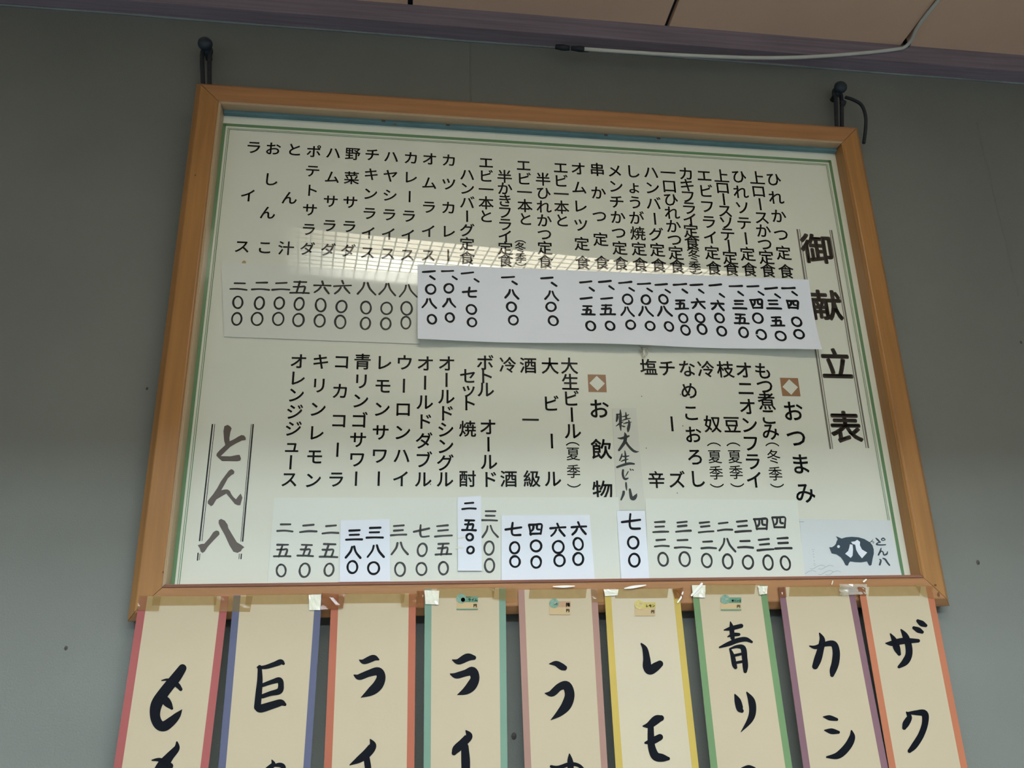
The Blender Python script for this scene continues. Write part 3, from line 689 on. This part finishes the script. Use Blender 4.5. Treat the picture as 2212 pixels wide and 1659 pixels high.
# ------------------------------------------------------------------ drink strips taped to the lower rail
YS = (b2w((0, -BH / 2 + 0.022, 0.0110))).y - 0.0012
ZA, ZB, ZC2, ZD = ((230, 1240), 3.958), ((680, 1240), 3.958), ((1100, 1240), 3.958), ((1480, 1240), 3.511)
STR = [
 ('red', 'b_red', 'strip_paper', (302, 1288), (494, 1288), (451, 1658), (246, 1658), 16.5, ZA,
  [[[(650, 805, 60), (590, 890, 75), (500, 1000, 78), (430, 1110, 85), (415, 1210, 75), (445, 1285, 75), (495, 1300, 75), (560, 1255, 66), (610, 1205, 45), (645, 1160, 5)], [(472, 910, 8), (530, 905, 22), (600, 945, 38), (635, 985, 26)], [(428, 1040, 10), (495, 1075, 60), (530, 1112, 55), (558, 1148, 22)]],
   [[(602, 1438, 14), (600, 1490, 45), (540, 1560, 62), (480, 1640, 85), (430, 1740, 85), (415, 1840, 75), (445, 1915, 75), (500, 1930, 75), (570, 1885, 60), (640, 1800, 8)], [(390, 1592, 10), (460, 1590, 32), (545, 1640, 45)], [(428, 1690, 10), (495, 1715, 55), (555, 1780, 22)]]]),
 ('navy blue', 'b_navy', 'strip_paper', (505, 1287), (696, 1284), (671, 1658), (472.5, 1658), 15, ZA,
  [[[(1295, 798, 18), (1360, 795, 30), (1440, 770, 38), (1490, 752, 42), (1513, 765, 22)], [(1310, 795, 30), (1312, 900, 40), (1302, 1020, 48), (1290, 1140, 50)], [(1335, 950, 28), (1420, 920, 34), (1478, 908, 44), (1492, 950, 42), (1478, 1000, 46), (1400, 1022, 36), (1335, 1045, 32)], [(1287, 1142, 44), (1320, 1150, 60), (1420, 1120, 56), (1490, 1100, 50), (1525, 1115, 24)]],
   [[(1415, 1592, 10), (1425, 1630, 36), (1370, 1672, 30), (1320, 1720, 8)], [(1420, 1640, 16), (1480, 1632, 34), (1512, 1650, 36), (1500, 1700, 36), (1440, 1760, 20)]]]),
 ('vermilion', 'b_vermilion', 'strip_paper', (716, 1284), (898.5, 1282), (895, 1658), (700, 1658), 15.5, ZB,
  [[[(382, 735, 8), (422, 748, 40), (500, 718, 48), (543, 730, 16)], [(338, 865, 12), (380, 880, 45), (460, 850, 50), (540, 832, 62), (567, 880, 66), (540, 950, 75), (480, 1005, 62), (395, 1055, 4)]],
   [[(475, 1415, 10), (495, 1465, 55), (450, 1530, 65), (380, 1585, 50), (300, 1632, 8)], [(440, 1555, 45), (455, 1660, 48), (455, 1760, 40)]]]),
 ('mint green', 'b_mint', 'strip_paper', (917.5, 1273), (1092, 1270), (1095.6, 1658), (915, 1658), 14.5, ZB,
  [[[(1178, 735, 10), (1230, 748, 45), (1305, 712, 58), (1360, 715, 34)], [(1160, 855, 10), (1210, 868, 45), (1290, 846, 50), (1348, 832, 68), (1370, 890, 66), (1340, 955, 75), (1290, 1000, 55), (1218, 1033, 4)]],
   [[(1295, 1342, 14), (1318, 1385, 55), (1270, 1440, 60), (1212, 1495, 60), (1190, 1530, 35)], [(1283, 1475, 55), (1290, 1600, 65), (1290, 1720, 60)]]]),
 ('dusty pink', 'b_pink', 'strip_paper', (1119, 1274), (1289.5, 1272), (1312, 1658), (1133, 1658), 13.5, ZC2,
  [[[(345, 768, 8), (400, 765, 40), (450, 793, 50), (472, 802, 40)], [(308, 1020, 8), (365, 1020, 50), (430, 965, 55), (490, 955, 68), (517, 1030, 72), (490, 1120, 75), (430, 1190, 50), (355, 1248, 4)]],
   [[(515, 1540, 10), (520, 1590, 40), (525, 1650, 46), (500, 1730, 40)], [(358, 1645, 20), (420, 1655, 30), (520, 1625, 30), (600, 1640, 26), (650, 1700, 26)]]]),
 ('yellow', 'b_yellow', 'strip_paper_light', (1305, 1273), (1466, 1271.6), (1507, 1658), (1327, 1658), 13.5, ZC2,
  [[[(1130, 597, 14), (1160, 640, 40), (1175, 720, 52), (1180, 790, 66), (1205, 823, 65), (1250, 795, 65), (1288, 768, 50)]],
   [[(1147, 1300, 12), (1200, 1290, 50), (1258, 1245, 64), (1298, 1232, 45)], [(1210, 1310, 44), (1212, 1400, 50), (1218, 1480, 55), (1250, 1556, 64), (1310, 1572, 58), (1360, 1578, 26)], [(1165, 1443, 18), (1220, 1430, 50), (1288, 1395, 48)]]]),
 ('leaf green', 'b_leaf', 'strip_paper', (1494, 1264), (1654, 1264), (1709, 1658.7), (1534, 1658.7), 13.5, ZD,
  [[[(343, 362, 6), (352, 400, 28), (355, 440, 32), (360, 485, 28)], [(296, 425, 8), (350, 412, 28), (425, 393, 28)], [(324, 475, 8), (365, 460, 26), (408, 458, 20)], [(262, 556, 12), (330, 530, 30), (400, 503, 32), (460, 495, 30), (505, 515, 16)], [(340, 568, 12), (360, 620, 28), (373, 685, 32), (382, 708, 24)], [(345, 565, 12), (395, 550, 22), (440, 562, 36), (452, 640, 36), (457, 700, 36), (456, 738, 24)], [(372, 618, 18), (438, 604, 18)], [(378, 674, 18), (444, 662, 18)]],
   [[(378, 915, 10), (398, 960, 42), (415, 1020, 45), (430, 1038, 26)], [(468, 898, 10), (503, 960, 45), (512, 1040, 46), (490, 1110, 38), (423, 1198, 4)]],
   [[(430, 1475, 14), (480, 1461, 22), (525, 1475, 20)]]]),
 ('mauve', 'b_mauve', 'strip_paper', (1681, 1268.5), (1843, 1268), (1916, 1658.7), (1734, 1658.7), 13, ZD,
  [[[(944, 546, 8), (990, 555, 26), (1060, 532, 32), (1125, 530, 42), (1146, 590, 48), (1140, 670, 50), (1122, 730, 45), (1115, 766, 26)], [(1020, 450, 10), (1040, 500, 38), (1025, 580, 45), (1005, 650, 50), (986, 700, 40)]],
   [[(1050, 1083, 8), (1095, 1090, 34), (1150, 1103, 20)], [(1058, 1185, 8), (1110, 1192, 38), (1163, 1200, 20)], [(1262, 1190, 12), (1266, 1240, 42), (1230, 1310, 50), (1160, 1375, 46), (1075, 1388, 12)]]]),
 ('orange', 'b_orange', 'strip_paper', (1852.5, 1268.5), (2011, 1267), (2086.7, 1658.7), (1917, 1658.7), 13.5, ZD,
  [[[(1522, 525, 8), (1570, 525, 36), (1650, 508, 42), (1768, 506, 24)], [(1558, 455, 10), (1585, 500, 35), (1605, 560, 45), (1624, 606, 24)], [(1638, 422, 10), (1670, 470, 40), (1694, 540, 45), (1697, 610, 46), (1670, 665, 46), (1622, 704, 20)], [(1735, 408, 22), (1770, 425, 36), (1798, 440, 22)], [(1765, 355, 22), (1795, 375, 38), (1825, 390, 22)]],
   [[(1680, 1048, 10), (1700, 1085, 36), (1675, 1135, 45), (1662, 1166, 28)], [(1685, 1055, 14), (1750, 1052, 32), (1815, 1058, 46), (1820, 1130, 42), (1790, 1220, 42), (1740, 1300, 42), (1702, 1342, 26)]]]),
]
SGRP = 'drink name strips taped to the lower frame rail'
STRIPS = []
for si, (cname, bmat, pmat, TLp, TRp, BRp, BLp, bw, zz, chars) in enumerate(STR):
    w4 = [px_w(x, y, y=YS) for x, y in (TLp, TRp, BRp, BLp)]
    # the strip runs on past the picture's lower edge
    d1 = w4[3] - w4[0]; d2 = w4[2] - w4[1]
    ztop = (w4[0].z + w4[1].z) / 2; full = 0.50
    w4[3] = w4[0] + d1 * (full / -d1.z); w4[2] = w4[1] + d2 * (full / -d2.z)
    amp = [0.002, 0.0015, 0.001, 0.0015, 0.002, 0.005, 0.0025, 0.002, 0.0015][si]; phs = si * 1.3
    dep = 0.0012 * (si % 2) if si not in (7, 8) else (0.0004 if si == 7 else 0.002)
    def bow(x, z, a=amp, ph=phs, zt=ztop, dp=dep):
        t = max(0.0, (zt - 0.02 - z)) / 0.3
        return dp + a * (1 - math.cos(min(t, 1.6) * 2.2)) * (1 + 0.4 * math.sin(x * 25 + ph))
    xl, xr = w4[0].x, w4[1].x
    th = empty('menu_strip', Matrix.Translation(((w4[2].x + w4[3].x) / 2, YS, w4[2].z)),
               'cream paper drink strip with %s edge bands and black brush letters' % cname, 'paper strip', SGRP)
    def sheet(nm, s0, s1, t0, t1, ex, m_, nx, ny, thick=0.0004, par=None, w4=w4, bow=bow, th=th):
        V = []; Fc = []
        for j in range(ny + 1):
            for i in range(nx + 1):
                s = s0 + (s1 - s0) * i / nx; t = t0 + (t1 - t0) * j / ny
                p = w4[0].lerp(w4[1], s).lerp(w4[3].lerp(w4[2], s), t)
                V.append(Vector((p.x, YS - bow(p.x, p.z) - ex, p.z)))
        for j in range(ny):
            for i in range(nx):
                a = j * (nx + 1) + i; Fc.append((a, a + nx + 1, a + nx + 2, a + 1))
        return build(nm, *slab(V, Fc, Vector((0, thick, 0))), m_, par or th, smooth=False)
    fb = bw / (TRp[0] - TLp[0])
    sheet('paper', 0, 1, 0, 1, 0, pmat, 8, 24)
    sheet('edge_band', 0, fb, 0, 1, .0002, bmat, 1, 24, .0002); sheet('edge_band', 1 - fb, 1, 0, 1, .0002, bmat, 1, 24, .0002)
    def plane(x, y, bow=bow, ex=.0005):
        p = px_w(x, y, y=YS); b = bow(p.x, p.z); p = px_w(x, y, y=YS - b - ex)
        return p
    for ch in chars: brush('lettering', [[(x, y, w_ * 1.16) for x, y, w_ in st] for st in ch], zz[0], zz[1], 0, 'brush_ink', th, plane=plane, step=6)
    # yellowed tape over the top edge
    def tape(quad, m_='tape_amber', ex=.0009, amp_=0.0, nm='tape', th=th, bow=bow):
        crumple(nm, quad, 0, m_, th, amp_, 6, 4, plane=lambda x, y: plane(x, y, bow, ex))
    tx0, tx1, ty = TLp[0] + bw + 12, TRp[0] - bw - 8, (TLp[1] + TRp[1]) / 2
    tape([(tx0, ty - 2), (tx1, ty - 3), (tx1 - 3, ty + 19), (tx0 - 2, ty + 20)])
    STRIPS.append((th, bow, plane, tape))
# corner tapes across the gaps, each with the strip it starts on
for i, q, m_, a_ in ((0, [(300, 1286), (348, 1288), (343, 1320), (296, 1318)], 'tape_amber', .0003), (0, [(462, 1288), (546, 1288), (540, 1322), (462, 1321)], 'tape_amber', .0004),
                     (1, [(667, 1285), (694, 1284), (692, 1318), (668, 1318)], 'tape_white', .0004), (1, [(695, 1281), (746, 1284), (741, 1314), (693, 1317)], 'tape_brown', .0008),
                     (2, [(864, 1283), (903, 1282), (899, 1310), (867, 1311)], 'tape_amber', .0012), (2, [(900, 1277), (918, 1276), (916, 1312), (899, 1312)], 'tape_brown', .0010),
                     (3, [(917, 1275), (949, 1276), (947, 1306), (919, 1305)], 'tape_white', .0003), (3, [(1062, 1270), (1118, 1270), (1116, 1300), (1064, 1294)], 'tape_amber', .0004),
                     (4, [(1276, 1273), (1304, 1272), (1304, 1300), (1280, 1301)], 'tape_amber', .0003), (5, [(1304, 1273), (1336, 1273), (1334, 1286), (1307, 1288)], 'tape_white', .0003),
                     (5, [(1452, 1272), (1474, 1270), (1474, 1291), (1458, 1293)], 'tape_brown', .0018), (6, [(1494, 1264), (1524, 1264), (1523, 1291), (1497, 1290)], 'tape_white', .0005),
                     (6, [(1636, 1266), (1658, 1266), (1656, 1283), (1640, 1285)], 'tape_white', .0010), (7, [(1681, 1268), (1697, 1268), (1699, 1290), (1685, 1290)], 'tape_brown', .0004),
                     (7, [(1810, 1262), (1872, 1262), (1872, 1284), (1812, 1286)], 'tape_clear', .0022), (8, [(1852, 1268), (1868, 1269), (1871, 1286), (1856, 1286)], 'tape_brown', .0006),
                     (8, [(1976, 1262), (2014, 1266), (2018, 1294), (1990, 1286)], 'tape_amber', .0012)):
    STRIPS[i][3](q, m_, .0014, a_)
# curled tape ends and glints on the tape, glints painted near-white
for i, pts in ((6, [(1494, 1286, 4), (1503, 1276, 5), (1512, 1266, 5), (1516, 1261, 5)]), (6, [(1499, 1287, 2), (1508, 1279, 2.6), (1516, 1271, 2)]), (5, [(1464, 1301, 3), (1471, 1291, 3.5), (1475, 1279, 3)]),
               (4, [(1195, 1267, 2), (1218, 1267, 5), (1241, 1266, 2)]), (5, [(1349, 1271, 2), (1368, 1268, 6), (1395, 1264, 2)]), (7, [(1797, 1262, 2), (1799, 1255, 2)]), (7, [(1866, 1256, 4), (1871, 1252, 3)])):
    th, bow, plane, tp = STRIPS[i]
    brush('tape_curl_glint', [pts], (0, 0), 1, 0, 'tape_glint', th, plane=lambda x, y: plane(x, y, bow, .003))

# small price stickers on four strips
for i, off_, (x0, y0, x1, y1), cm, fm, word, lm in ((3, ZB, (1212, 172, 1395, 305), 'sticker_green', 'fruit_mint', 'ライム', True), (4, ZC2, (345, 212, 524, 348), 'sticker_pink', 'fruit_mint', '梅', False),
                                   (5, ZC2, (1073, 222, 1250, 358), 'sticker_yellow', 'fruit_yellow', 'レモン', False), (6, ZD, (270, 160, 426, 276), 'sticker_green', 'fruit_mint', '青リンゴ', True)):
    th, bow, plane, tp = STRIPS[i]
    def P(x, y, ex, o=off_): return plane(o[0][0] + x / o[1], o[0][1] + y / o[1], bow, ex)
    def quad(nm, a, b, c, d, ex, m_, par):
        v = [P(a, d, ex), P(c, d, ex), P(c, b, ex), P(a, b, ex)]
        return build(nm, v, [(0, 1, 2, 3)], m_, par)
    ym = y0 + (y1 - y0) * 0.52
    st = quad('price_sticker', x0, ym, x1, y1, .0008, 'sticker_paper', th)
    quad('name_band', x0 + (x1 - x0) * .3, y0 + (y1 - y0) * .15, x1, ym, .0009, cm, st)
    if lm: quad('name_band', x0, y1 - 10, x1, y1, .0010, cm, st)
    for (u, vv, r_) in ((.22, .28, .23), (.30, .36, .10)):
        cx_, cy_ = x0 + (x1 - x0) * u, y0 + (y1 - y0) * vv; rr = r_ * (x1 - x0)
        ring = [P(cx_ + rr * math.cos(k * math.pi / 8), cy_ + rr * math.sin(k * math.pi / 8), .0011 + .0001 * (u > .3)) for k in range(16)]
        build('fruit_picture', ring, [tuple(reversed(range(16)))], fm if r_ > .2 else 'strip_paper_light', st)
    def small(s, x, y, size, par):
        V = []; Fc = []
        for k, ch in enumerate(s):
            gv, gf = glyph(ch, .03); n = len(V)
            V += [P(x + (k + gx) * size, y - gy * size, .0014) for gx, gy in gv]; Fc += [tuple(a + n for a in q) for q in gf]
        build('lettering', V, Fc, 'brush_ink', par)
    wsz = (x1 - x0) * (.46 / max(len(word), 2.2))
    small(word, x1 - wsz * len(word) + wsz * .4, y0 + (y1 - y0) * .36, wsz, st)
    small('円', x1 - (x1 - x0) * .13, y0 + (y1 - y0) * .73, (x1 - x0) * .17, st)

# ------------------------------------------------------------------ pegs and hanging cords
def peg(px, py, lab):
    p = px_w(px, py, y=-0.03)
    th = empty('wall_peg', Matrix.Translation((p.x, 0, p.z)), lab, 'wall peg', 'pegs that carry the menu board')
    build('shaft', *tube([(p.x, 0.0, p.z - .004), (p.x, -.012, p.z - .003), (p.x, -.026, p.z)], .0055, 12), 'peg', th, True)
    prof = [(-.022, .0045), (-.0235, .009), (-.027, .0115), (-.031, .0118), (-.035, .0098), (-.0375, .006), (-.0385, .001)]
    build('head', *tube([(p.x, y, p.z + (.02 - y) * 0) for y, r_ in prof], [r_ for y, r_ in prof], 16), 'peg', th, True)
    return p
pl = peg(443, 94, 'dark round headed peg whose cord has no loose end')
pl_th = None
pr = peg(1816, 188, 'dark peg with a round head beside a dangling loose cord end')
def bpt(bx, by, bz): return b2w((bx, by, bz))
def cord(p, bx, lab, tail):
    yb = -0.016
    a = bpt(bx, BH / 2 - 0.03, -0.008)
    th = empty('hanging_cord', Matrix.Translation(a), lab, 'cord', 'cords that carry the menu board')
    for s in (-1, 1):
        pts = catmull([(a.x + s * .0035, a.y, a.z), (a.x + s * .0045, (a.y + yb) / 2, a.z + .03), (p.x + s * .0058, yb, p.z - .02), (p.x + s * .0062, yb, p.z - .002), (p.x + s * .003, yb, p.z + .0062), (p.x, yb, p.z + .0072)], 6)
        build('strand', *tube(pts, .0036, 7), 'cord', th, True)
    if tail:
        build('knot', *tube([(p.x + .004, yb - .004, p.z - .022), (p.x + .004, yb - .005, p.z - .028), (p.x + .004, yb - .004, p.z - .034)], [.003, .0062, .003], 8), 'cord', th, True)
        q = [px_w(x, y, y=yy) for x, y, yy in ((1826, 210, -.02), (1842, 215, -.026), (1860, 226, -.03), (1869, 248, -.03), (1870, 275, -.026), (1866, 309, -.022))]
        build('loose_end', *tube(catmull([tuple(v) for v in q], 6), .0030, 7), 'cord', th, True)
cord(pl, px_b(436, 178, 0).x, 'dark doubled cord on the peg without a loose end', False)
cord(pr, px_b(1833, 272, 0).x, 'dark doubled cord with a knot and a curved loose end', True)

# ------------------------------------------------------------------ white cable along the ceiling trim
cp = [px_w(x, y, y=-0.0335) for x, y in ((1262, 106), (1350, 112), (1429, 117), (1535, 122), (1635, 125), (1720, 124), (1795, 120), (1870, 114), (1932, 107), (1955, 101))]
ce = [px_w(x, y, z=ZC - 0.004) for x, y in ((1970, 84), (1978, 66), (1990, 47), (2008, 24), (2030, -3), (2075, -60))]
cab = empty('white_cable', Matrix.Translation(cp[0]), 'white cable running along the dark trim and up across the ceiling', 'cable')
build('cable', *tube(catmull([tuple(v) for v in cp + ce], 5), .0034, 8), 'white_cable', cab, True)
for k, (x0, x1, dy) in enumerate(((1200, 1230, 0), (1234, 1272, 3))):
    a = px_w(x0, 101 + dy, y=-.031); b = px_w(x1, 104 + dy, y=-.031)
    build('tape_wrap', *tube([tuple(a), tuple((a + b) / 2), tuple(b)], [.004, .0055, .0045], 8), 'black_tape', cab, True)
a = px_w(1958, 90, y=-.032)
build('cable_clip', *box(a.x - .006, a.x + .003, -.038, -.0302, a.z - .012, a.z + .012), 'black_tape', cab)

COL.objects.unlink(_go); bpy.data.objects.remove(_go)
for o in SC.objects:
    if 'M' in o: del o['M']
